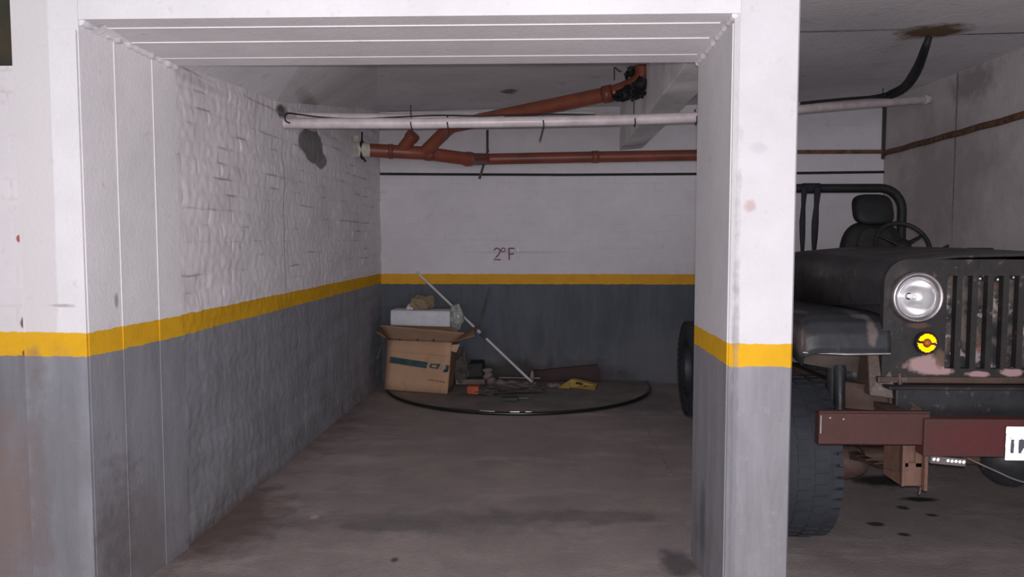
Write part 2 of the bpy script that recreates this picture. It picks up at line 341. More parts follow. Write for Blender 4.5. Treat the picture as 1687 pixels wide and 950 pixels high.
# ------------------------------------------------------------------ pipes and cables
m_pale = plain('pale_pvc', (.62,.55,.56), .35, var=.12, scale=10, spec=.5, col2=(.50,.43,.43))
m_terra = plain('red_brown_pvc', (.24,.062,.040), .42, var=.3, scale=4, spec=.45, col2=(.16,.05,.03))
m_terra2 = plain('scorched_red_brown_pvc', (.27,.085,.04), .45, var=.3, scale=4, spec=.45, col2=(.20,.055,.035))
m_tar = plain('black_tar', (.014,.016,.017), .5, var=.5, scale=12, bump=.006)
m_blk = plain('black_rubber', (.018,.018,.02), .6, var=.4, scale=10)
m_wire = plain('dark_wire', (.05,.045,.045), .6)
m_rust = plain('rusty_steel', (.17,.085,.045), .8, var=.5, scale=20, col2=(.07,.04,.03), bump=.002)
m_collar = plain('cream_collar', (.62,.58,.50), .5, var=.2, scale=20)

pp = [at(468,203,5.06), at(690,203,5.10), at(900,200,5.14), at(1040,197,5.17), at(1145,193.5,5.2), at(1190,191,5.25), at(1320,179.5,5.85), at(1532,163.5,7.05)]
pr = thing('drain_pipe', pp[0], 'long pale pink plastic pipe running under the ceiling from left wall to right wall', 'pipe')
mb = MB().tube(pp, .0355, 20); mb.build('pipe_run', m_pale, pr)
mb = MB().lathe([(.0355,0),(.041,.005),(.041,.09),(.0355,.10)], pp[-1]+(pp[-2]-pp[-1]).normalized()*.12, (pp[-1]-pp[-2]), 20); mb.build('end_socket', m_pale, pr)
def hanger(x, y0, Y, parent, R=.040, h=.14, drop=0):
    c = at(x, y0, Y); mb = MB()
    mb.tube([c+Vector((0, 0, R*.2)), c+Vector((0, -R*1.05, 0)), c+Vector((0.003, -R*.75, -R*.78)), c+Vector((.003, 0, -R*1.12)), c+Vector((0, R*.8, -R*.7)), c+Vector((0, R*1.08, 0)), c+Vector((-.002, R*.5, R*.9)), c+Vector((-.004, 0, R*1.3)), c+Vector((-.004, 0, h))], .0045, 8)
    if drop: mb.tube([c+Vector((0, 0, -R)), c+Vector((-drop*.25, 0, -R-drop))], .006, 8)
    mb.build('hanger', m_wire, parent)
hanger(678, 203, 5.098, pr, h=.12); hanger(895, 200, 5.14, pr, h=.05, drop=.09); hanger(1045, 197, 5.17, pr, h=.13); hanger(738, 203, 5.11, pr, h=.04, drop=.06); hanger(1146, 193.5, 5.2, pr, h=.04)
hanger(1455, 169, 6.64, pr, h=.12)

p2 = [at(474,190,5.35), at(560,192,5.36), at(640,193,5.38), at(760,195,5.40), at(830,196,5.42)]
MB().tube(p2, .026, 16).build('water_pipe', m_pale, label='thin pinkish pipe just above and behind the long pale pipe at left wall', cat='pipe')
cb = [at(478,203,5.0), at(470,198,4.99), at(472,187,5.0), at(490,188,5.1), at(530,193,5.15), at(590,195.5,5.2), at(650,193,5.2), at(720,190,5.2), at(790,191,5.2), at(850,189,5.2), at(910,188,5.2), at(980,189,5.22)]
MB().tube(bez(cb, 6), .005, 6).build('cable', m_blk, label='thin black cable looping out of the left wall above the pale pipe', cat='cable')

# red-brown waste pipe with branches
q0 = atX(583, 247, xl(6.9)+.0); q0 = Vector((xl(q0.y), q0.y, q0.z)); a0 = at(604, 247, 6.93); a1 = at(660, 250, 6.98); a2 = at(700, 252, 7.02); a3 = at(772, 262, 7.3)
wp = thing('waste_pipe', q0, 'red-brown drain pipe with side branches below the pale pipe, one rising to a tarred elbow', 'pipe')
e1 = at(800, 262, 7.72); e2 = at(975, 258.5, 7.74); e3 = at(1148, 255.5, 7.76); e4 = at(1215, 254.5, 7.77)
mb = MB(); mb.tube([a0, a1, a2, a3], .060, 24); mb.tube([a3, at(782,262,7.45), e1], .058, 20); mb.tube([e1, e2, e3, e4], .055, 24)
mb.build('pipe_run', m_terra, wp)
for k, (c0, d_, r_, l_) in enumerate([(a3+Vector((-.02,-.01,0)), e1-a3, .068, .10), (at(702,252,7.02), a3-a2, .067, .05), (at(640,249,6.96), a1-a0, .066, .04), (at(975,258.5,7.74), e3-e2, .061, .07)]):
    MB().lathe([(.05,0),(r_,.0),(r_,l_),(.05,l_)], c0, d_, 24).build('coupling', m_terra, wp)
b0 = at(662, 247, 6.98); b1 = at(681, 222, 6.92); MB().tube([b0, b0.lerp(b1, .5), b1], .055, 20).tube([b1-(b1-b0)*.25, b1+(b1-b0)*.04], .063, 20).build('capped_branch', m_terra, wp)
MB().tube([q0+Vector((.012,0,0)), q0.lerp(a0, .5), a0+Vector((.02,0,0))], .066, 24).build('collar', m_collar, wp)
cq = at(597, 247, 6.92)
MB().tube([cq+Vector((0, -.075*math.cos(a), .075*math.sin(a))) for a in [2*PI*k/20 for k in range(20)]], .012, 8, closed=True).tube([cq+Vector((0,-.02,.07)), cq+Vector((.0,0,.16))], .008, 8).tube([cq+Vector((.02,-.05,-.08)), cq+Vector((.04,-.05,-.11))], .01, 8).build('pipe_clamp', m_blk, wp)
MB().blob(cq+Vector((-.06,-.01,.105)), (.03,.02,.022), 2, .3).build('cement_lump', m_collar, wp)
mb = MB(); mb.box(tuple(at(797,262,7.62)+Vector((-.012,0,-.20))), tuple(at(797,262,7.62)+Vector((.012,.01,.10))), rot=Matrix.Rotation(rad(17), 3, 'Y'))
mb.tube([at(803,214,7.7), at(803,250,7.7)], .012, 8); mb.build('wall_bracket', m_wire, wp)
# rising branch
g0 = at(703, 247, 7.0); g1 = at(738, 212, 6.8); g2 = at(752, 206, 6.75); g3 = at(1010, 153, 6.12)
rb = wp
MB().tube([g0, g0.lerp(g1,.5), g1, g1.lerp(g2,.6)+Vector((0,0,.008)), g2.lerp(g3,.08), g2.lerp(g3,.5), g3], .058, 24).build('rising_branch', m_terra2, rb, label='rust-red branch rising to the right')
el = [g3, at(1030,146,6.1), at(1048,137,6.08), at(1057,124,6.07), at(1057.5,108,6.07), Vector((at(1057.5,108,6.07).x, 6.07, 2.84))]
MB().tube(bez(el, 5), .060, 24).lathe([(.055,0),(.068,0),(.068,.07),(.055,.07)], g3-(g3-g2).normalized()*.08, g3-g2, 24).build('elbow', m_terra, rb)
MB().tube(bez([at(1022,158,6.07), at(1040,151,6.04), at(1054,141,6.03), at(1061,131,6.03)], 5), .052, 18, flat=(1,.95)).blob(at(1044,151,6.03), (.085,.06,.055), 5, .3, 3).blob(at(1020,158,6.05), (.045,.05,.035), 8, .35, 4).build('tar_wrap', m_tar, rb, label='black tar smeared round the elbow')
MB().tube([at(1030+5*math.sin(a)*.6, 137+15*math.cos(a), 6.02+.06*abs(math.sin(a))) for a in [PI*k/10 for k in range(11)]], .012, 8).blob(at(1043,119,6.1), (.05,.05,.045), 9, .35, 3).build('tape', m_tar, rb)
MB().tube([at(1012, 132, 6.1), at(1012,100,6.1)], .005, 6).tube(bez([at(1012,108,6.1), at(1018,116,6.1), at(1024,118,6.1)],4), .006, 6).build('hanger', m_wire, rb)
# cables and conduits on the walls
MB().tube([(xl(YB)+.0, YB-.012, 2.167), (-.9, YB-.012, 2.16), (.3, YB-.014, 2.152), (1.5, YB-.012, 2.157), (2.6, YB-.012, 2.163), (XR, YB-.012, 2.172)], .013, 8).build('cable', m_blk, label='straight black cable fixed along the back wall below the red-brown pipe', cat='cable')
MB().box((1.15, YB-.028, 2.355), (XR, YB, 2.395)).build('conduit', m_rust, bevel=.006, label='flat rust-brown conduit across the back wall right of the pillar', cat='conduit')
MB().box((XR-.03, YB-.03, 2.30), (XR, YB, 2.87)).build('conduit', m_wire, bevel=.006, label='dark vertical conduit in the back right corner of the wall', cat='conduit')
mb = MB(); n_ = 24; pts = [Vector((XR-.02, YB-.03-k*.14, 2.355+.003*math.sin(k*1.7)+.018*k/10)) for k in range(n_)]
mb.tube(pts, .027, 8, flat=(1,.6)); mb.build('conduit', m_rust, label='rust-brown conduit running along the right wall towards the camera', cat='conduit')
m_whp = plain('white_enamel', (.72,.72,.70), .4, var=.08)
MB().box(tuple(at(637,191,YB-.05)), tuple(at(790,184.5,YB))).build('ceiling_batten', m_whp, bevel=.004, label='narrow white batten at top of the back wall, left of the rising red pipe', cat='batten')
MB().box(tuple(at(885,191,YB-.05)), tuple(at(979,184.5,YB))).build('ceiling_batten', m_whp, bevel=.004, label='narrow white batten at top of the back wall, right of the rising red pipe', cat='batten')
MB().box(tuple(at(980,190,YB-.03)), tuple(at(1017,186,YB))).build('ceiling_batten', m_collar, bevel=.004, label='short cream batten at top of the back wall beside the downstand beam', cat='batten')
# hose hanging out of the ceiling
zc = 2.845; h0 = atZ(1531, 60, zc-.012)
hp = [h0, at(1524,80,h0.y+.05), at(1512,112,h0.y+.35), at(1494,140,6.1), at(1474,153,6.35), at(1452,158,6.45), at(1380,164,6.05), at(1320,170,5.80)]
hs = bez(hp, 6); MB().tube(hs, [(.020+.017*min(1, i/14)) if i < 26 else .037-.026*min(1, (i-26)/6) for i in range(len(hs))], 12).build('hose', m_blk, label='black corrugated hose curving down from a rusty ceiling hole to the pale pipe', cat='hose')

# painted bay number and hook
m_ink = plain('violet_marker_paint', (.30,.12,.22), .8, var=.2, scale=30)
mb = MB(); yw = YB-.002
def stroke(pts, r=.008): mb.tube([at(x, y, yw) for x, y in pts], r, 6, flat=(1, .3))
stroke([(813.5,412),(817,409),(821,409),(824,412),(823,417),(819,422),(813.5,427.5),(825,427.5)])
stroke([(829+3.4*math.cos(a), 411.5+3.2*math.sin(a)) for a in [2*PI*k/12 for k in range(13)]], .006)
stroke([(838,409),(838.6,418),(839,428)]); stroke([(838,409),(848,409)]); stroke([(838.5,418.5),(847,418)])
mb.build('bay_number', m_ink, label='2°F bay number hand-painted in faded violet on the back wall', cat='sign')
m_chr = plain('rim_glint_steel', (.85,.85,.85), .25, 1, var=.1)
c = at(853.5, 404, YB); MB().tube([c, c+Vector((0,-.035,.0)), c+Vector((0,-.045,-.02)), c+Vector((0,-.04,-.06)), c+Vector((0,-.025,-.065))], .007, 8).blob(c+Vector((0,-.04,-.05)), (.012,.01,.018), 1, .1).build('wall_hook', plain('white_plastic', (.9,.9,.9), .3), label='tiny white hook on the back wall right of the violet bay number', cat='hook')
# white strips lying along the floor
def strip(x0, y0, x1, y1, w_, lab):
    a, b = atZ(x0, y0, 0), atZ(x1, y1, 0); d = (b-a).normalized(); s_ = Vector((-d.y, d.x, 0))*w_
    MB().prism([a-s_, b-s_, b+s_, a+s_], (0, 0, .004)).build('floor_strip', plain('worn_light_strip', (.36,.32,.31), .7, var=.5, scale=15), label=lab, cat='strip')
strip(449,770,530,706,.006,'thin pale strip on the floor along foot of the left wall')
strip(1058,692,1104,782,.004,'thin pale strip on the floor in front of the right end of the round sheet')

# ------------------------------------------------------------------ round sheet lying against the back wall
m_sheet = plain('dusty_dark_sheet', (.23,.20,.185), .6, var=.35, scale=3, col2=(.15,.145,.135))
m_rim = plain('black_rubber_rim', (.012,.012,.012), .28, var=.3, spec=.6)
CX, CY, RR = -.19, 7.76, 1.32
arc = []
for k in range(73):
    a = PI+PI*k/72; arc.append((CX+RR*math.cos(a), CY+RR*math.sin(a)))
out = [(CX-RR, YB-.03)]+arc+[(CX+RR, YB-.03)]
ds = thing('round_sheet', (CX, CY, 0), 'large half-round dark sheet with a black rim lying flat against the back wall', 'sheet')
MB().prism([(x, y, .001) for x, y in out], (0, 0, .029)).build('sheet_panel', m_sheet, ds)
MB().tube([(x, y, .017) for x, y in out], .0165, 10).build('rim', m_rim, ds)
for a0_, a1_ in ((-1.80,-1.70),(-1.60,-1.54),(-1.50,-1.46)):
    MB().tube([(CX+(RR+.002)*math.cos(a_), CY+(RR+.002)*math.sin(a_), .033) for a_ in [a0_+(a1_-a0_)*k/6 for k in range(7)]], .005, 6).build('rim_glint', m_chr, ds, label='bright glint on the rim')  # steel slivers stand in for highlights on the black rim
SZ = .034

# ------------------------------------------------------------------ cardboard box and clutter
def card_mat(name, a, b):
    t = NT(name); c = t.mix(t.ramp(t.noise(2.5, 5), .35, .65), a, b); c = t.mix(t.ramp(t.noise(9, 5), .55, .75, 0, .4), c, tuple(v*.6 for v in b)); t.bump(t.noise(30, 3), .002); return t.done(c, .85, 0, .1)
m_card = card_mat('cardboard', (.52,.33,.215), (.44,.265,.165)); m_card2 = card_mat('cardboard_inside', (.33,.215,.145), (.26,.16,.105))
m_teal = plain('teal_print', (.045,.085,.095), .8, var=.3, scale=20, col2=(.03,.06,.065)); m_cardl = plain('pale_print', (.42,.33,.27), .8, var=.2)
# corner points of the box (front-left, front-right ...), standing on the sheet
FL = atZ(634, 641, SZ); FR = atZ(737, 648.5, SZ); u_ = (FR-FL).normalized(); bw = (FR-FL).length; nb = (Vector((-u_.y, u_.x, 0))*.45+Vector((FR.x, FR.y, 0)).normalized()*.55).normalized()
hb = .485; dp = .30; lean = Vector((.028, .03, 0)); tk = .006
bx = thing('cardboard_box', FL, 'brown open cardboard box with a teal printed band, standing at the back left', 'box')
def bp(s_, d_, h_): return FL+u_*bw*s_+nb*d_+Vector((0, 0, h_))+lean*(h_/hb)*(1-2*0)-u_*(.025*h_/hb)*(0 if s_ < .5 else -.4)
def panel(name, q, mat, par=bx, th=tk):
    a, b, c, d = [Vector(p) for p in q]; nrm = (b-a).cross(d-a).normalized()*th
    # slightly buckled sheet
    def fn(u, v):
        p = a.lerp(b, u).lerp(d.lerp(c, u), v); return p+nrm.normalized()*.008*noise.noise(p*7)*math.sin(PI*u)
    return MB().grid(fn, 10, 6).build(name, mat, par, solid=th)
panel('front_panel', [bp(0,0,0), bp(1,0,0), bp(1,0,hb), bp(0,0,hb)], m_card)
panel('back_panel', [bp(0,dp,0), bp(1,dp,0), bp(1,dp,hb), bp(0,dp,hb)], m_card)
panel('side_panel', [bp(0,0,0), bp(0,dp,0), bp(0,dp,hb), bp(0,0,hb)], m_card)
panel('side_panel', [bp(1,0,0), bp(1,dp,0), bp(1,dp,hb), bp(1,0,hb)], m_card2)
panel('bottom_panel', [bp(0,0,.004), bp(1,0,.004), bp(1,dp,.004), bp(0,dp,.004)], m_card2)
# open flaps: front one folds outward and up
def wp_(x, y, Y): return at(x, y, Y)
fy = bp(.5,0,hb).y
tl = bp(0,0,hb); tr = bp(1,0,hb)
panel('front_flap', [tl+Vector((0,-.002,0)), tr+Vector((.02,-.002,0)), wp_(766,548,tr.y-.10), wp_(624,535,tl.y-.10)], m_card2)
bt = bp(1,.05,hb); panel('side_flap', [bt, bp(1,dp,hb), wp_(780,540,bt.y+dp-.02), wp_(782,553,bt.y-.06)], m_card2)
bt = bp(0,.02,hb); panel('side_flap', [bt, bp(0,dp,hb), wp_(634,538,bt.y+dp), wp_(620,547,bt.y)], m_card2)
panel('back_flap', [bp(0,dp,hb), bp(1,dp,hb), bp(1,dp+.02,hb+.14), bp(0,dp+.02,hb+.14)], m_card2)
panel('torn_edge', [bp(1,-.003,hb-.02), bp(1,-.003,hb-.08)+u_*.0, bp(1,-.003,hb-.09)+u_*.06, bp(1,-.003,hb-.01)+u_*.09], m_card)
def fp(s_, h_): return bp(s_, -.007, h_)
def fq(mb, s0, s1, h0, h1, tilt=-.06): mb.add([fp(s0,h0+tilt*0), fp(s1,h0+tilt*(s1-s0)), fp(s1,h1+tilt*(s1-s0)), fp(s0,h1)], [(0,1,2,3)])
mb = MB()
def st(s0, s1, h0, h1):   # printed stripe slanting down to the right
    f_ = lambda s_, h_: bp(s_, -.0085, h_-.055*s_)
    mb.add([f_(s0,h0), f_(s1,h0), f_(s1+.012,h1), f_(s0+.012,h1)], [(0,1,2,3)])
st(.05,.645,.265,.325)
st(.935,.985,.262,.325); st(.905,.96,.255,.28); 
mb.build('printed_band', m_teal, bx)
mb = MB(); o_ = lambda s_, h_: bp(s_, -.0085, h_-.055*s_)
for ring in ([(.70,.275),(.685,.295),(.71,.318),(.84,.322),(.85,.312),(.73,.306),(.72,.295),(.73,.287),(.80,.287),(.80,.275)],):
    mb.add([o_(a, b) for a, b in ring], [list(range(len(ring)))])
mb.add([o_(a, b) for a, b in ((.79,.275),(.825,.275),(.862,.325),(.82,.325))], [(0,1,2,3)])
mb.build('printed_letter', m_teal, bx, label='teal printed letter upside down')
mb = MB(); n_ = 10
mb.add([o_(.865+.028*math.sin(PI*k/n_), .252+.078*k/n_) for k in range(n_+1)]+[o_(.893+.030*math.sin(PI*k/n_), .252+.078*k/n_) for k in range(n_, -1, -1)], [list(range(2*n_+2))])
mb.build('printed_bracket', m_cardl, bx)
mb = MB()
for k in range(6): st(.68+k*.045, .71+k*.045, .155, .168)
mb.build('printed_caption', plain('brown_print', (.24,.12,.08), .8), bx)
mb = MB(); fq(mb, .02,.98,.375,.378,-.02); mb.build('crease', m_card2, bx)
for s_ in (.2,.48,.73):
    p = tl.lerp(tr, s_)+Vector((0,-.012,.02)); MB().blob(p, (.010,.008,.017), s_, .3, 2, 6).build('torn_notch', m_blk, bx)

# white foam block on the box
m_foam = plain('white_foam', (.66,.65,.70), .7, var=.12, scale=10, bump=.002)
fa = at(643, 536, 7.50); fb_ = at(741, 539.5, 7.44); z0, z1 = fa.z-.0, at(643, 511, 7.5).z
uu = (fb_-fa); uu.z = 0; nn = Vector((-uu.y, uu.x, 0)).normalized()*.27
fo = thing('foam_block', fa, 'white polystyrene packing block lying across the open cardboard box', 'packaging')
prof = [(0,0),(0,.135),(.02,.155),(.24,.155),(.27,.13),(.27,0)]
dz = fb_.z-fa.z
mb = MB(); 
def fpnt(s_, d_, h_): return fa+uu*s_+nn.normalized()*d_+Vector((0,0,h_+dz*s_*.5))
P = [fpnt(0,d,h) for d, h in prof]; Q = [fpnt(1,d,h) for d, h in prof]; n_ = len(P)
mb.add(P+Q, [list(range(n_)), list(range(2*n_-1, n_-1, -1))]+[(i, (i+1) % n_, n_+(i+1) % n_, n_+i) for i in range(n_)]); mb.build('block', m_foam, fo, bevel=.01)
MB().box(tuple(fpnt(.02,-.004,.075)), tuple(fpnt(.02,-.004,.075)+Vector((.55,.01,.006)))).build('groove_lip', m_foam, fo)
MB().blob(at(695,499,7.62), (.125,.08,.075), 3, .3, 2.5, 9).build('crumpled_paper', card_mat('kraft_paper', (.33,.26,.17), (.22,.165,.105)), label='crumpled brown paper lying on top of the white foam block', cat='paper')
MB().blob(at(676,508,7.6), (.03,.04,.05), 13, .4, 3, 6).build('paper_scrap', m_foam, label='small white scrap behind the foam block, left of the crumpled paper', cat='scrap')
m_bag = plain('thin_plastic_bag', (.40,.42,.40), .35, var=.3, scale=9, spec=.5)
MB().blob(at(752,522,7.5), (.07,.09,.115), 6, .16, 3, 12).build('plastic_bag', m_bag, label='crumpled greyish plastic bag at the right end of the foam block', cat='bag')
# sacks / cloth to the right of the box
m_sack = plain('grey_brown_cloth', (.115,.095,.09), .9, var=.5, scale=8, bump=.006); m_pink = plain('dusty_pink_cloth', (.20,.15,.145), .9, var=.4, scale=8, bump=.006)
zt = lambda x, y, z=SZ: atZ(x, y, z)
p = zt(758,640); MB().blob((p.x-.01, 7.70, .20), (.09,.11,.165), 21, .22, 2, 12).build('sack', m_sack, label='dark crumpled sack slumped against right side of the cardboard box', cat='sack')
mb = MB(); p = at(776,612,7.72); mb.box((p.x-.14, 7.66, SZ+.06), (p.x+.13, 7.90, SZ+.21), rot=Matrix.Rotation(rad(-3),3,'Y')); mb.build('dark_case', m_blk, bevel=.015, label='small black case lying behind the orange piece, beside the box', cat='case')
MB().box((at(752,628,7.7).x, 7.62, SZ+.003), (at(800,628,7.7).x, 7.78, SZ+.055)).build('wood_offcut', plain('dull_wood', (.22,.17,.14), .8, scale=12), bevel=.005, label='short light wooden offcut under the black case', cat='wood')
p = zt(779,650); mb = MB().prism([(p.x-.06,p.y+.02,SZ),(p.x+.055,p.y,SZ),(p.x+.065,p.y+.11,SZ),(p.x-.05,p.y+.12,SZ)], (0,.0,.075)); mb.build('orange_block', plain('orange_plastic', (.50,.10,.05), .5, var=.3, scale=15), bevel=.012, label='small orange-red plastic piece lying right of the cardboard box', cat='scrap')
path = bez([(at(803,604,7.6).x,7.62,.20),(at(804,618,7.6).x,7.6,.13),(at(812,632,7.5).x,7.52,.075),(at(832,638,7.45).x,7.45,.07),(at(862,640,7.4).x,7.42,.065),(at(880,641,7.4).x,7.46,.05)], 6)
MB().tube(path, [.045+.012*math.sin(i*1.3) for i in range(len(path))], 10).build('cloth_roll', m_pink, label='dusty pinkish rag twisted in a curve in front of the long rod', cat='rag')
p = zt(848,645); MB().blob((p.x, p.y+.02, SZ+.032), (.26,.11,.036), 31, .3, 3, 12).build('cloth', m_sack, label='flat grey-brown cloth spread on the round sheet in front of the rod', cat='cloth')
p = zt(800,648); MB().blob((p.x+.02, p.y-.02, SZ+.022), (.13,.07,.024), 37, .3, 3, 10).build('cloth', m_sack, label='small flattened brown rag right beside the orange piece', cat='cloth')
p = zt(838,660); MB().prism([(p.x-.07,p.y-.02,SZ),(p.x+.08,p.y-.01,SZ),(p.x+.07,p.y+.08,SZ),(p.x-.06,p.y+.07,SZ)], (0,0,.03)).build('dark_block', plain('dark_green', (.05,.07,.06), .7), bevel=.006, label='small dark green block nearest the front rim of the round sheet', cat='block')
p = zt(862,657); MB().prism([(p.x-.04,p.y,SZ),(p.x+.05,p.y+.01,SZ),(p.x+.04,p.y+.05,SZ),(p.x-.05,p.y+.03,SZ)], (0,0,.012)).build('paper_scrap', plain('grey_scrap', (.17,.16,.15), .8), label='flat grey scrap just right of the dark green block', cat='scrap')
p = at(876,622,7.72); MB().lathe([(.0,-.07),(.02,-.065),(.026,-.03),(.022,.03),(.012,.05),(.012,.065),(0,.068)], (p.x, 7.72, .10), (0.1,0,1), 14).build('small_bottle', plain('frosted_plastic', (.26,.22,.22), .4), label='tiny pale bottle standing at the lower end of the rod', cat='bottle')
MB().tube([(at(822,628.5,7.78).x,7.79,SZ+.045),(at(890,629,7.78).x,7.80,SZ+.04)], .008, 8).build('stick', plain('pale_stick', (.36,.30,.27), .7), label='short thin pale stick lying flat by foot of the rod', cat='stick')
xa, xb = at(868,625,7.9).x, at(988,625,7.9).x
MB().hexa([(xa,7.86,SZ),(xb,7.86,SZ),(xb,7.94,SZ),(xa,7.94,SZ),(xa+.05,7.90,.13),(xb-.02,7.90,.20),(xb-.02,7.945,.20),(xa+.05,7.945,.13)]).build('plank', plain('dark_red_board', (.060,.036,.036), .8, scale=6), bevel=.004, label='dark reddish board leaning low along foot of the back wall', cat='board')
m_yel = plain('yellow_card', (.55,.37,.10), .7, var=.2, scale=12)
a, b = zt(940,636), zt(982,642)
yb = thing('yellow_packet', tuple(a), 'crumpled yellow packet with dark print lying near the back wall', 'packet')
MB().hexa([zt(938,638), zt(980,643), zt(984,636)+Vector((0,.05,0)), zt(942,632)+Vector((0,.03,0)), at(940,624,a.y+.05), at(981,634,a.y-.02), at(985,631,a.y+.10), at(946,622,a.y+.14)]).build('packet_body', m_yel, yb, bevel=.004)
MB().hexa([zt(919,639), zt(938,640), zt(942,636)+Vector((0,.04,0)), zt(924,637)+Vector((0,.03,0)), at(925,634,a.y+.02), at(940,625,a.y+.05), at(941,624,a.y+.12), at(926,632,a.y+.12)]).build('torn_flap', m_yel, yb)
MB().hexa([at(948,628.5,a.y-.03), at(960,631,a.y-.05), at(960,634,a.y-.06), at(949,632,a.y-.05)]+[at(948,628.5,a.y+.05), at(960,631,a.y+.05), at(960,634,a.y+.05), at(949,632,a.y+.05)]).hexa([at(962,634.5,a.y-.06), at(969,635.7,a.y-.06), at(969,637.2,a.y-.06), at(962,636,a.y-.06)]+[at(962,634.5,a.y+.05), at(969,635.7,a.y+.05), at(969,637.2,a.y+.05), at(962,636,a.y+.05)]).build('printed_mark', m_blk, yb)
p = zt(912,637); MB().blob((p.x,p.y,SZ+.015), (.07,.04,.02), 51, .3, 3, 8).build('paper_scrap', plain('pinkish_scrap', (.24,.18,.17), .8), label='small pinkish scrap left of the yellow packet', cat='scrap')
# the rod
m_rod = plain('white_rod', (.60,.57,.57), .45, var=.12, scale=6)
r1 = at(686.5, 448, 7.93); r2 = zt(881, 637); r2.z = SZ+.02
rd = thing('long_rod', r2, 'long thin white rod leaning diagonally against the back wall', 'rod')
MB().tube([r1, r1.lerp(r2,.53)], .0135, 10).tube([r1.lerp(r2,.58), r2], .0135, 10).build('rod_shaft', m_rod, rd)
MB().tube([r1.lerp(r2,.50), r1.lerp(r2,.60)], .016, 10).tube([r1.lerp(r2,.552), r1.lerp(r2,.575)], .024, 10).build('tape_joint', m_sack, rd)
MB().tube([r1.lerp(r2,.528), r1.lerp(r2,.553)], .0175, 10).build('tape_band', m_rod, rd)
MB().tube([at(806,474,7.94), at(797,510,7.85), at(787,546,7.74)], .009, 8).build('stick', m_sack, label='thin dull stick standing upright behind the long white rod', cat='stick')
MB().tube([at(640,548,7.9), at(626,575,7.6), at(622,590,7.5)], .008, 8).build('stick', plain('grey_stick', (.16,.16,.16), .6), label='thin grey stick leaning in the corner left of the box', cat='stick')

# ------------------------------------------------------------------ the jeep
def jeep_paint(name, base, chips, spots=()):
    t = NT(name); x, y, z = t.sep()
    c = t.mix(t.ramp(t.noise(4, 6, .7), .35, .68), base, tuple(v*.55 for v in base))
    c = t.mix(t.ramp(t.noise(13, 6, .75), .60, .68, 0, chips), c, (.13, .105, .10))
    c = t.mix(t.ramp(t.noise(24, 6, .8), .66, .72, 0, chips), c, (.16, .075, .05))
    for s_ in spots: c = t.spot(c, *s_)
    t.bump(t.noise(18, 5), .003); return t.done(c, t.ramp(t.noise(5, 4), .3, .7, .35, .6), 0, .35)
pinkc = (.42, .27, .27)
m_jp = jeep_paint('worn_black_paint', (.042,.041,.046), .5)
m_jf = jeep_paint('worn_black_fender_paint', (.036,.038,.044), .4, [(tuple(at(1425,520,3.52)), (.035,.3,.02), (.12,.105,.10), .8, .5, 14, .3), (tuple(at(1437,545,3.5)), (.022,.3,.06), (.15,.12,.115), .85, .5, 14, .3),
       (tuple(at(1312,560,3.55)), (.05,.3,.06), (.10,.08,.075), .8, .4, 9, .3), (tuple(at(1330,518,3.55)), (.04,.3,.006), (.12,.11,.11), .8, .4, 9, .4)])
m_js = jeep_paint('scuffed_hood_side_paint', (.044,.042,.046), .9, [(tuple(atX(1385,470,1.60)), (.3,.22,.06), (.055,.048,.048), .7, .7, 16, .5), (tuple(atX(1365,452,1.60)), (.3,.10,.012), (.11,.10,.10), .6, .7, 16, .5)])
gy = 3.50
m_gr = jeep_paint('worn_grille_paint', (.032,.028,.028), 1.0, [
    (tuple(at(1525,600,gy)), (.075,.3,.040), pinkc, .95, .4, 16, .2), (tuple(at(1548,610,gy)), (.06,.3,.02), pinkc, .95, .4, 16, .2),
    (tuple(at(1612,616,gy)), (.05,.3,.014), pinkc, .9, .4, 16, .2), (tuple(at(1666,613,gy)), (.05,.3,.018), pinkc, .9, .4, 16, .2),
    (tuple(at(1549,590,gy)), (.022,.3,.04), (.15,.09,.06), .9, .4, 16, .3), (tuple(at(1515,536,gy)), (.05,.3,.012), (.12,.06,.04), .7, .4, 16, .3),
    (tuple(at(1485,480,gy)), (.03,.3,.10), (.075,.06,.05), .7, .5, 9, .5)])
m_rail = jeep_paint('rusty_chassis', (.10,.062,.048), .8); m_brk = jeep_paint('light_rusty_bracket', (.21,.115,.085), .6); m_chas = jeep_paint('dark_chassis', (.032,.032,.036), .6)
m_bump = NT('rusty_red_bumper'); t = m_bump; c = t.mix(t.ramp(t.noise(3, 6, .7), .35, .68), (.085,.033,.029), (.062,.028,.025)); c = t.mix(t.ramp(t.noise(22, 5, .8), .62, .75, 0, .5), c, (.15,.075,.05))
c = t.spot(c, (1.84, 3.1, .68), (.22,.5,.07), (.11,.02,.024), .6, .5, 6, .4); t.bump(t.noise(30,4), .002); m_bump = t.done(c, .6, 0, .3)
m_tyre = NT('tyre_rubber'); t = m_tyre; c = t.mix(t.ramp(t.noise(5,5), .35,.7), (.040,.044,.054), (.026,.028,.034)); t.bump(t.noise(60,3), .002); m_tyre = t.done(c, .75, 0, .3)
m_seat = plain('black_vinyl', (.014,.015,.016), .6, var=.4, scale=6, bump=.003); m_seatg = plain('grey_seat_cover', (.028,.03,.03), .8, var=.3, scale=14)
m_chrome = plain('chrome', (.95,.94,.95), .24, .75, var=.10, scale=6); m_ringm = plain('dull_chrome_ring', (.50,.46,.47), .42, 1, var=.35, scale=9)
m_strap = plain('black_webbing', (.02,.017,.024), .8)
t = NT('clear_lens'); t.t.nodes.remove(t.b); tr_ = t.n('ShaderNodeBsdfTransparent'); gl = t.n('ShaderNodeBsdfGlossy'); gl.inputs['Roughness'].default_value = .08
fr = t.n('ShaderNodeFresnel'); mx = t.n('ShaderNodeMixShader'); t.l(t.math('ADD', fr.outputs[0], .03), mx.inputs[0]); t.l(tr_.outputs[0], mx.inputs[1]); t.l(gl.outputs[0], mx.inputs[2]); t.l(mx.outputs[0], t.out.inputs[0]); m_lens = t.m
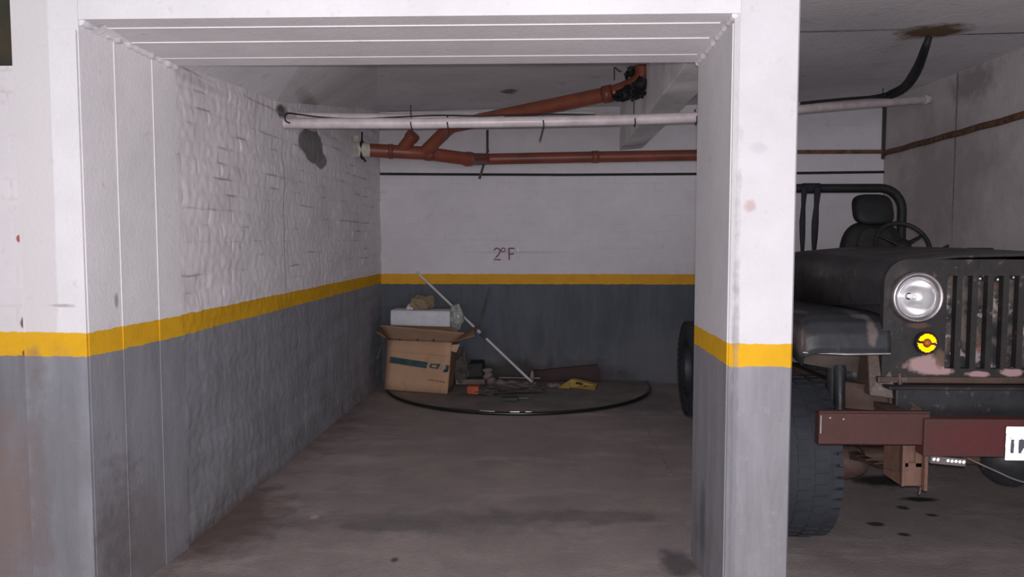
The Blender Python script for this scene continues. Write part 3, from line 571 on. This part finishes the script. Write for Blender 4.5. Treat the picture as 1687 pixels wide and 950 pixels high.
def mirror(name, col, r=.10):
    t = NT(name); return t.done(col, r, 1, .5)
m_retro = mirror('white_reflective_sheet', (.98,.98,1.0)); m_amb = mirror('amber_reflector', (1.0,.52,.06), .14)
def retro(mask, c, U, V, pitch, w_, h_, tilt=(0, 0)):
    """sheet of real corner-cube cells (reflective sheeting): three mutually square facets per cell"""
    U = Vector(U).normalized(); V = Vector(V).normalized(); N = U.cross(V); c = Vector(c)
    n = (N+U*tilt[0]+V*tilt[1]).normalized(); a = (V-n*V.dot(n)).normalized(); b = n.cross(a)
    e = [n/math.sqrt(3)+math.sqrt(2/3)*(a*math.cos(2*PI*k/3)+b*math.sin(2*PI*k/3)) for k in range(3)]
    s_ = pitch/math.sqrt(2); mb = MB(); R_ = int(max(w_, h_)/pitch*1.3)+2
    for i in range(-R_, R_+1):
        for j in range(-R_, R_+1):
            p = (e[0]*i+e[1]*j-e[2]*(i+j))*s_; x, y = p.dot(U), p.dot(V)
            if abs(x) > w_/2 or abs(y) > h_/2 or not mask(x, y): continue
            p = p-N*p.dot(N)   # bring each cell back onto the sheet
            q = c+p; E = [v*s_ for v in e]
            mb.add([q, q+E[0], q+E[0]+E[1], q+E[1], q+E[1]+E[2], q+E[2], q+E[2]+E[0]], [(0,1,2,3), (0,3,4,5), (0,5,6,1)])
    return mb

JX = 2.19
J = thing('jeep', (JX, 3.2, 0), 'old open-top black off-road vehicle with rusty bumper parked beside the white pillar', 'car')
# grille: plate with round-cornered top and vertical slots
gx0, gx1, gz0, gz1 = 1.56, 2*JX-1.56, .878, 1.395
slots = [at(1566,540,gy).x+.0682*k for k in range(10)]; sw = .042; sz0, sz1 = .915, 1.335
mb = MB()
def pl(x0, x1, z0, z1, y0=gy, y1=gy+.035): mb.box((x0, y0, z0), (x1, y1, z1))
xa_, xb_ = slots[0]-sw/2, slots[-1]+sw/2; prev = xa_
for s_ in slots:
    if s_-sw/2 > prev+.001: pl(prev, s_-sw/2, gz0, gz1+.012)
    pl(s_-sw/2, s_+sw/2, gz0, sz0); pl(s_-sw/2, s_+sw/2, sz1, gz1+.012); prev = s_+sw/2
hlx, hlz = at(1513,490,gy-.03).x, at(1513,490,gy-.03).z
for sgn, xx, xe in ((-1, gx0, xa_), (1, gx1, xb_)):
    cx_ = JX+sgn*(JX-hlx); cz_ = hlz
    corners = [(xe, gz0), (xx, gz0), (xx, gz1-.10)]+[(xx-sgn*.10*(1-math.cos(a)), gz1-.10+.112*math.sin(a)) for a in [PI/2*k/8 for k in range(1, 9)]]+[(xe, gz1+.012)]
    outl = []
    for k in range(len(corners)):
        a, b = Vector(corners[k]), Vector(corners[(k+1) % len(corners)]); m_ = max(1, int((b-a).length/.02)); outl += [a.lerp(b, q/m_) for q in range(m_)]
    hole = [Vector((cx_, cz_))+(p-Vector((cx_, cz_))).normalized()*.094 for p in outl]; n_ = len(outl)
    vs = [(p.x, gy+dy, p.y) for dy in (0, .035) for p in outl+hole]
    fs = []
    for k in range(n_):
        l = (k+1) % n_; fs += [(k, l, n_+l, n_+k), (2*n_+k, 3*n_+k, 3*n_+l, 2*n_+l), (k, 2*n_+k, 2*n_+l, l), (n_+k, n_+l, 3*n_+l, 3*n_+k)]
    mb.add(vs, fs)
mb.build('grille', m_gr, J)
MB().box((gx0-.02, gy-.012, gz0-.03), (gx1+.02, gy+.06, gz0)).build('grille_sill', m_rail, J, bevel=.006)
t = NT('grimy_radiator'); c = t.mix(t.ramp(t.noise(9,4,.6),.42,.58), (.035,.036,.042), (.15,.12,.105)); c = t.mix(t.ramp(t.noise(12,3),.58,.64), c, (.38,.32,.32)); c = t.mix(t.ramp(t.noise(9,3,vec=None,stretch=(1,1,1.4)),.58,.66), c, (.26,.10,.06)); t.bump(t.noise(90,2),.004); m_rad = t.done(c,.7)
MB().box((1.82, gy+.06, .90), (2.55, gy+.12, 1.36)).build('radiator', m_rad, J, bevel=.01)
for xx in (1.92, 2.01, 2.09, 2.16): MB().lathe([(0,-.012),(.012,-.01),(.014,.0),(.014,.02)], (xx, gy+.05, 1.325-.004*(xx*50 % 3)), (0,1,0), 10).build('bolt', m_ringm, J)
# hood with crowned top and rounded shoulders
def hood_prof(s_, y, hw, zt_, zs):
    pts = [(-hw, zs)]; r_ = .09
    pts += [(-hw+r_*(1-math.cos(a)), zt_-r_*1.0+r_*math.sin(a)-.0) for a in [PI/2*k/6 for k in range(7)]]
    pts += [(-hw*.5, zt_+.022), (0, zt_+.03), (hw*.5, zt_+.022)]
    pts += [(hw-r_*(1-math.cos(a)), zt_-r_*1.0+r_*math.sin(a)) for a in [PI/2*k/6 for k in range(6, -1, -1)]]+[(hw, zs)]
    return [Vector((JX+px, y, pz)) for px, pz in pts]
rows = [hood_prof(0, y, hw, z_, zs) for y, hw, z_, zs in ((gy+.001,.61,1.398,1.28),(gy+.06,.612,1.404,1.20),(4.1,.64,1.410,1.15),(4.75,.67,1.418,1.13))]
mb = MB(); n_ = len(rows[0]); mb.add([p for r_ in rows for p in r_], [(i*n_+k, i*n_+k+1, (i+1)*n_+k+1, (i+1)*n_+k) for i in range(3) for k in range(n_-1)], True); mb.build('hood', m_js, J, solid=.012)
MB().box((1.60, gy+.04, .95), (1.615, 4.7, 1.29)).build('inner_panel', m_js, J)
MB().box((2*JX-1.615, gy+.04, .95), (2*JX-1.60, 4.7, 1.29)).build('inner_panel', m_js, J)
# cowl and tub
mb = MB(); mb.box((1.50, 4.74, .72), (2*JX-1.50, 5.02, 1.415)); mb.build('cowl', m_jp, J, bevel=.03)
mb = MB()
for xx in (1.52, 2*JX-1.57):
    mb.prism([(xx,4.95,.62),(xx,4.95,1.30),(xx,5.1,1.10),(xx,5.2,.92),(xx,5.85,.92),(xx,5.95,1.22),(xx,7.35,1.22),(xx,7.35,.62),(xx,6.98,.62),(xx,6.92,.85),(xx,6.72,.99),(xx,6.28,.99),(xx,6.08,.85),(xx,6.02,.62)], (.05,0,0))
mb.box((1.52,7.30,.62),(2*JX-1.52,7.36,1.22)); mb.box((1.54,4.95,.62),(2*JX-1.54,7.32,.66)); mb.build('body_tub', m_jp, J, bevel=.008)
# fenders
for sgn in (-1, 1):
    X0 = JX+sgn*.60; X1 = JX+sgn*.985
    prof = [(4.80,1.128),(3.72,1.150),(3.60,1.142),(3.53,1.115),(3.495,1.07),(3.485,1.01),(3.49,.985)]
    mb = MB()
    def fn(u, v, X0=X0, X1=X1):
        i = min(int(v*(len(prof)-1)), len(prof)-2); f_ = v*(len(prof)-1)-i
        y = prof[i][0]+(prof[i+1][0]-prof[i][0])*f_; z = prof[i][1]+(prof[i+1][1]-prof[i][1])*f_
        e = max(0, (u-.8)/.2); return Vector((X0+(X1-X0)*u, y+.02*e*e*(v > .4), z-.03*e*e))
    mb.grid(fn, 20, 36); 
    mb.grid(lambda u, v: Vector((X1-.0, 3.50+1.3*u, (1.120-.028*u)-v*(.135*(1-u)**2+.06))), 16, 2)
    mb.build('fender', m_jf, J, solid=.012)
    # lower front lip and inner apron
    MB().tube([(X0, 3.488, .983), ((X0+X1)/2, 3.482, .980), (X1, 3.50, .985)], .007, 8).build('fender_lip', m_ringm if sgn < 0 else m_jf, J)
    MB().prism([(X0, 3.70, .98), (X0+sgn*.05, 3.68, .98), (X1-sgn*.02, 3.75, .99), (X1-sgn*.02, 3.80, .90), (X0, 3.80, .84)], (0, .02, 0)).build('inner_apron', plain('dusty_apron', (.12,.095,.085), .8, scale=10), J)
    # headlight
    c = Vector((JX+sgn*(JX-at(1513,490,gy-.03).x), gy, at(1513,490,gy-.03).z))
    hl = MB().lathe([(.112,.03),(.117,.0),(.116,-.022),(.109,-.036),(.100,-.036),(.092,-.024),(.090,-.004)], c, (0,1,0), 40).build('headlight', m_ringm, J)
    MB().lathe([(.090,-.008),(.082,.006),(.072,.022),(.058,.038),(.040,.050),(.022,.056),(.016,.057),(.016,.064)], c, (0,1,0), 40).build('reflector', m_chrome, hl)
    MB().tube([c+Vector((.081*math.cos(a), -.016, .081*math.sin(a))) for a in [2*PI*k/36 for k in range(36)]], .0045, 8, closed=True).build('lens_ring', m_chrome, hl)
    MB().lathe([(.0,-.006),(.008,-.004),(.012,.006),(.012,.03),(.010,.058)], c, (0,1,0), 16).build('bulb', plain('bulb_glass', (.85,.85,.85), .15), hl)
    MB().lathe([(.090,-.020),(.075,-.028),(.05,-.036),(.025,-.040),(.0005,-.041)], c, (0,1,0), 36).build('lens', m_lens, hl)
    # amber turn signal
    c = Vector((JX+sgn*(JX-at(1528,565,gy-.025).x), gy-.022, at(1528,565,gy-.025).z))
    ts = MB().lathe([(0,.03),(.046,.03),(.050,.0),(.046,-.004),(.044,.002),(0,.004)], c, (0,1,0), 28).build('turn_signal', m_blk, J)
    mk = lambda x, y: (.0205 < math.hypot(x, y) < .041 and abs(y+x*.15) > .006)
    retro(mk, c+Vector((0,-.001,0)), (1,0,0), (0,0,1), .0042, .10, .10, tilt=(-.25,.1) if sgn < 0 else (-.4,.1)).build('reflector_ring', m_amb, ts)
    MB().lathe([(.0,-.014),(.010,-.012),(.016,-.004),(.017,.004)], c, (0,1,0), 18).build('lens_centre', plain('amber_lens', (.50,.13,.02), .3), ts)
MB().lathe([(.0,-.006),(.010,-.005),(.012,.004)], (1.90, gy+.05, .975), (0,1,0), 10).build('marker_bulb', plain('white_bulb', (.8,.8,.8), .3), J)
# bumper: channel and middle section
BL, BR = at(1350,678,3.2), at(1521,735,3.19); z1, z0 = BL.z, at(1350,733,3.2).z; m1, m0 = at(1560,690,3.185).z, at(1560,752,3.185).z
bm_ = MB(); bm_.box((BL.x, 3.20, z0), (BR.x+.03, 3.25, z1)); bm_.box((BL.x, 3.20, z1-.01), (BR.x+.03, 3.235, z1+.003)); bm_.box((BL.x, 3.20, z0), (BR.x+.03, 3.235, z0+.01))
bm_.box((BR.x, 3.185, m0), (2*JX-BR.x, 3.26, m1)); bm_.box((2*JX-BR.x-.03, 3.20, z0), (2*JX-BL.x, 3.25, z1))
bo = bm_.build('bumper', m_bump, J, bevel=.004)
MB().box((BL.x+.003, 3.196, z1-.09), (BL.x+.008, 3.201, z1-.015)).build('chipped_edge', m_ringm, bo)
for q_ in ((BL.x+.10, 3.198, z1-.03), (BL.x+.045, 3.198, z1-.025)): MB().blob(q_, (.006,.003,.005), 1, .1, 1, 6).build('rivet', m_ringm, bo)
# licence plate with reflective border and letters on black
PL, PR, PZ0, PZ1 = at(1657,730,3.18).x, at(1657,730,3.18).x+.475, at(1657,757,3.18).z, at(1657,703,3.18).z
pc = Vector(((PL+PR)/2, 3.178, (PZ0+PZ1)/2)); pw, ph = PR-PL, PZ1-PZ0
lp = MB().box((PL, 3.179, PZ0), (PR, 3.184, PZ1)).build('license_plate', plain('black_plate', (.13,.13,.17), .5), J, bevel=.003)
def pmask(x, y):
    X, Z = x+pw/2, y+ph/2
    if X > pw-.012 or X < .018 or Z < .026 or Z > ph-.040: return (X < .014 or True) and not (.0 > 1)
    L = [(.018,.040,.0), ]
    # letter T
    if .022 <= X <= .062 and Z > ph-.052: return True
    if .034 <= X <= .050: return True
    # second letter
    if .066 <= X <= .105 and (Z > ph-.052 or Z < .038): return True
    if .066 <= X <= .105 and abs((X-.066)-(Z-.026)*.55) < .007: return True
    return False
retro(pmask, pc, (1,0,0), (0,0,1), .0046, pw, ph, tilt=(-.45,.1)).build('reflective_lettering', m_retro, lp)
# LED strip
ls = MB().box((1.640, 3.20, .560), (1.785, 3.23, .592), rot=Matrix.Rotation(rad(5),3,'Y')).build('led_strip', plain('grey_housing', (.16,.13,.13), .5), J, bevel=.003)
for k in (0,1,3.6,4.6,5.6,6.6,7.6):
    cc = Vector((1.652+.0160*k, 3.197, .5845-.0014*k))
    retro(lambda x, y: math.hypot(x, y) < .0052, cc, (1,0,0), (0,0,1), .0026, .02, .02, tilt=(-.4,.2)).build('led', m_retro, ls)
# spring hanger bracket below the bumper
sa, sb = at(1484,800,3.25), at(1523,735,3.25); X0_, X1_, Z0_, Z1_ = sa.x, sb.x, sa.z, z0+.01
mb = MB(); mb.box((X0_, 3.24, Z0_), (X0_+.012, 3.42, Z1_)); mb.box((X1_-.010, 3.22, Z0_-.012), (X1_+.004, 3.42, Z1_)); mb.box((X0_, 3.25, Z0_), (X1_, 3.258, Z0_+.10)); mb.box((X0_, 3.262, Z0_+.05), (X1_, 3.27, Z1_)); mb.box((X0_, 3.25, Z0_+.08), (X0_+.03, 3.258, Z1_)); mb.box((X1_-.035,3.25,Z0_+.08),(X1_,3.258,Z1_))
mb.build('spring_bracket', m_brk, J, bevel=.002)
mb = MB(); mb.box((2*JX-1.62, 3.24, .455), (2*JX-1.505, 3.42, .645)); mb.build('spring_bracket', m_rail, J, bevel=.004)
MB().tube([(1.622, 3.24, .455), (1.622, 3.25, .42)], .006, 8).build('hook', m_ringm, J)
# frame rails, crossmember
for sgn in (-1, 1):
    x_ = JX+sgn*.62
    MB().hexa([(x_-.035,3.25,.66),(x_+.035,3.25,.66),(x_+.035,7.3,.56),(x_-.035,7.3,.56),(x_-.035,3.25,.765),(x_+.035,3.25,.765),(x_+.035,7.3,.68),(x_-.035,7.3,.68)]).build('frame_rail', m_rail, J, bevel=.008)
    # leaf spring pack
    mb = MB()
    for k in range(5):
        L = .62-.10*k; c0 = 3.92
        mb.tube([(x_, c0+L*q, .50-.03*k*.4-.10*(1-(q*q))*.6+.0) for q in (-1,-.6,-.2,.2,.6,1)], .030, 8, flat=(.16,1))
    mb.build('leaf_spring', m_rail, J)
    mb = MB(); mb.tube([(x_-sgn*0+sgn*.10, 3.86, .40), (x_+sgn*.10, 3.84, .62)], .022, 12); mb.tube([(x_+sgn*.10, 3.84, .62), (x_+sgn*.10, 3.82, .90)], .032, 12); mb.build('shock_absorber', m_chas, J)
    # tower bracket
    MB().hexa([(x_+sgn*.06,3.50,.79),(x_+sgn*.30*0-sgn*.05,3.46,.78),(x_-sgn*.05,3.62,.78),(x_+sgn*.06,3.66,.79),(x_+sgn*.05,3.56,.97),(x_-sgn*.02,3.52,.97),(x_-sgn*.02,3.62,.97),(x_+sgn*.05,3.64,.97)]).build('body_mount', m_rail, J, bevel=.004)
mb = MB(); mb.box((1.60, 3.44, .695), (2*JX-1.60, 3.58, .835)); mb.box((1.56, 3.42, .83), (2*JX-1.56, 3.60, .845)); mb.build('crossmember', m_chas, J, bevel=.012)
mb = MB(); mb.hexa([at(1392,628,3.62),at(1470,640,3.48),at(1530,682,3.40),at(1392,672,3.56),at(1392,626,3.66),at(1470,638,3.52),at(1530,680,3.44),at(1392,670,3.60)]); mb.build('skid_plate', m_rail, J, bevel=.003)
mb = MB(); mb.tube([at(1424,606,3.70), at(1438,600,3.72), at(1418,645,3.66)], .012, 8); mb.tube([at(1434,596,3.68), at(1423,632,3.62)], .006, 6); mb.tube([at(1466,600,3.55), at(1469,672,3.48)], .016, 8); mb.tube([at(1482,615,3.5), at(1484,665,3.46)], .010, 8); mb.build('steering_linkage', m_rail, J)
MB().prism([at(1450,584,3.62), at(1476,604,3.60), at(1478,634,3.60), at(1454,622,3.62)], (0,.03,0)).build('gusset_plate', m_chas, J)
MB().tube([at(1383,602,3.80), at(1384,625,3.78), at(1384,690,3.76)], .030, 12).build('shock_tower', m_chas, J)
mb = MB(); mb.blob(at(1405,612,3.95), (.09,.10,.075), 5, .15, 2, 10, False); mb.build('rubber_boot', m_chas, J)
# axle with housing
mb = MB(); mb.tube([(1.42,3.92,.40),(1.50,3.92,.40),(1.56,3.92,.40),(2*JX-1.42,3.92,.40)], [.050,.046,.042,.046], 16); mb.build('front_axle', m_rail, J)
MB().blob((1.545,3.86,.385), (.115,.09,.085), 3, .06, 1.5, 14, False).build('knuckle_housing', m_rail, J)
MB().blob((2.38,3.90,.40), (.15,.13,.14), 4, .04, 1.5, 14, False).build('differential', m_chas, J)
mb = MB(); mb.tube([(1.56,6.50,.40),(2*JX-1.56,6.50,.40)], .045, 14); mb.build('rear_axle', m_chas, J)
# wheels
m_rimw = plain('steel_rim', (.06,.06,.065), .5, .5)
def wheel(cx, cy, out):
    R_, w_ = .405, .275; prof = []
    sec = [(-.5,.60),(-.52,.72),(-.51,.86),(-.46,.945),(-.40,.985),(-.30,.998),(0,1.0),(.30,.998),(.40,.985),(.46,.945),(.51,.86),(.52,.72),(.5,.60)]
    mb = MB(); mb.lathe([(R_*r_, w_*h_) for h_, r_ in sec], (cx, cy, R_-.003), (1,0,0), 64)
    # tread blocks
    for k in range(46):
        a = 2*PI*k/46
        for row, (h_, off) in enumerate(((-.40,0),(-.14,.5),(.14,0),(.40,.5))):
            aa = a+off*2*PI/46; rr = R_*(1.0 if abs(h_) < .3 else .985)
            ca, sa = math.cos(aa), math.sin(aa); rad_ = Vector((0, ca, sa)); tn = Vector((0, -sa, ca)); ct = Vector((cx+h_*w_, cy, R_-.003))
            P = [ct+rad_*(rr-.008+dr)+tn*dt*.020+Vector((dx*.030, 0, 0)) for dr in (0, .011) for dx, dt in ((-1,-1),(1,-1),(1,1),(-1,1))]
            mb.hexa(P)
    tw = mb.build('wheel', m_tyre, J)
    MB().lathe([(R_*.60,-.10*out*-1),(R_*.58,.04*out),(R_*.50,.02*out),(R_*.42,-.02*out),(R_*.22,-.01*out),(R_*.20,.04*out),(0.001,.04*out)], (cx, cy, R_-.003), (1,0,0), 32).build('rim', m_rimw, tw)
for sgn in (-1, 1): wheel(JX+sgn*.915, 3.925, sgn); wheel(JX+sgn*.79, 6.50, sgn)
# roll bar with harness straps
rx = .60; ry = 6.0; rz = 1.885
pts = [(JX-rx, ry, .9), (JX-rx, ry, rz-.17)]+[(JX-rx+.17*(1-math.cos(a)), ry, rz-.17+.17*math.sin(a)) for a in [PI/2*k/8 for k in range(1, 9)]]
pts += [(JX+rx-.17*(1-math.cos(a)), ry, rz-.17+.17*math.sin(a)) for a in [PI/2*k/8 for k in range(8, 0, -1)]]+[(JX+rx, ry, rz-.17), (JX+rx, ry, .9)]
rbar = MB().tube(pts, .034, 18).build('roll_bar', m_seat, J)
for x0, x1, x2, wd in ((1325,1322,1322,.026),(1347,1343,1341,.030)):
    a, b, c = at(x0,313,5.955), at(x1,365,5.94), at(x2,416,5.93)
    mb = MB(); mb.tube([Vector((a.x,5.955,rz+.0)), a, a.lerp(b,.5), b, b.lerp(c,.5), c, c+Vector((0,0,-.2))], [wd,wd,wd*.7,wd,wd*.9,wd*.55,wd*.5], 8, flat=(1,.25) if False else (.9,.25)); mb.build('harness_strap', m_strap, J)
MB().lathe([(.034,-.065),(.040,-.065),(.040,.065),(.034,.065)], (at(1336,313,6.0).x, 6.0, rz), (1,0,0), 16).build('strap_wrap', m_strap, J)
# seats
def seat(cx):
    def sh(name, z0, z1, w0, w1, y, d, mat, par, r_=.05, p=4):
        mb = MB()
        def fn(u, v):
            th = 2*PI*u; ph = -PI/2+PI*v; f_ = lambda q: math.copysign(abs(q)**(2/p), q)
            hw = .92*w0+.92*(w1-w0)*(.5+.5*f_(math.sin(ph))); x = hw*f_(math.cos(th))*f_(math.cos(ph)); yy = d*f_(math.sin(th))*f_(math.cos(ph)); z = f_(math.sin(ph))
            return Vector((cx+x, y+yy+.04*z, (z0+z1)/2+(z1-z0)/2*z))
        mb.grid(fn, 36, 18); return mb.build(name, mat, par, weld=True)
    st_ = sh('seat', .98, 1.625, .29, .235, 5.68, .075, m_seat, J, p=3.2)
    sh('headrest', 1.60, 1.825, .155, .15, 5.70, .06, m_seat, st_, p=3.4)
    sh('cushion', .84, 1.02, .27, .27, 5.42, .26, m_seat, st_)
    sh('cover_panel', 1.05, 1.58, .17, .15, 5.625, .05, m_seatg, st_, p=3.5)
seat(2.44)
# steering wheel
c = at(1487,406,5.02); tlt = Matrix.Rotation(rad(-28),3,'X')
def wpnt(a, r_): return c+tlt @ Vector((r_*math.cos(a), 0, r_*math.sin(a)))
sw_ = MB().tube([wpnt(2*PI*k/40, .170) for k in range(40)], .015, 10, closed=True).build('steering_wheel', m_seat, J)
mb = MB()
for a in (.52, PI-.52, -PI/2): mb.tube([wpnt(a, .02), wpnt(a, .175)], [.032,.018], 8, flat=(.4,1))
mb.lathe([(0,-.03),(.045,-.025),(.05,.01),(.03,.03)], c, tlt @ Vector((0,1,0)), 18); mb.build('wheel_spokes', m_seat, sw_)
MB().tube([c+Vector((0,.0,0)), c+Vector((-.02,-.35,-.28))], .022, 10).build('steering_column', m_seat, J)
# small fittings on the cowl
MB().tube([at(1549,412,4.8), at(1555,408,4.78), at(1563,404,4.76)], .009, 8).build('wiper_stub', m_blk, J)
MB().box(tuple(at(1600,413,4.8)), tuple(at(1628,408,4.86))).build('hinge_clip', m_blk, J, bevel=.004)
MB().tube(bez([(1.80,3.22,.585),(1.90,3.20,.54),(2.0,3.18,.50),(2.15,3.16,.48),(2.35,3.18,.50),(2.6,3.22,.58)],6), .004, 6).build('loose_wire', plain('grey_wire', (.14,.13,.12), .6), J)
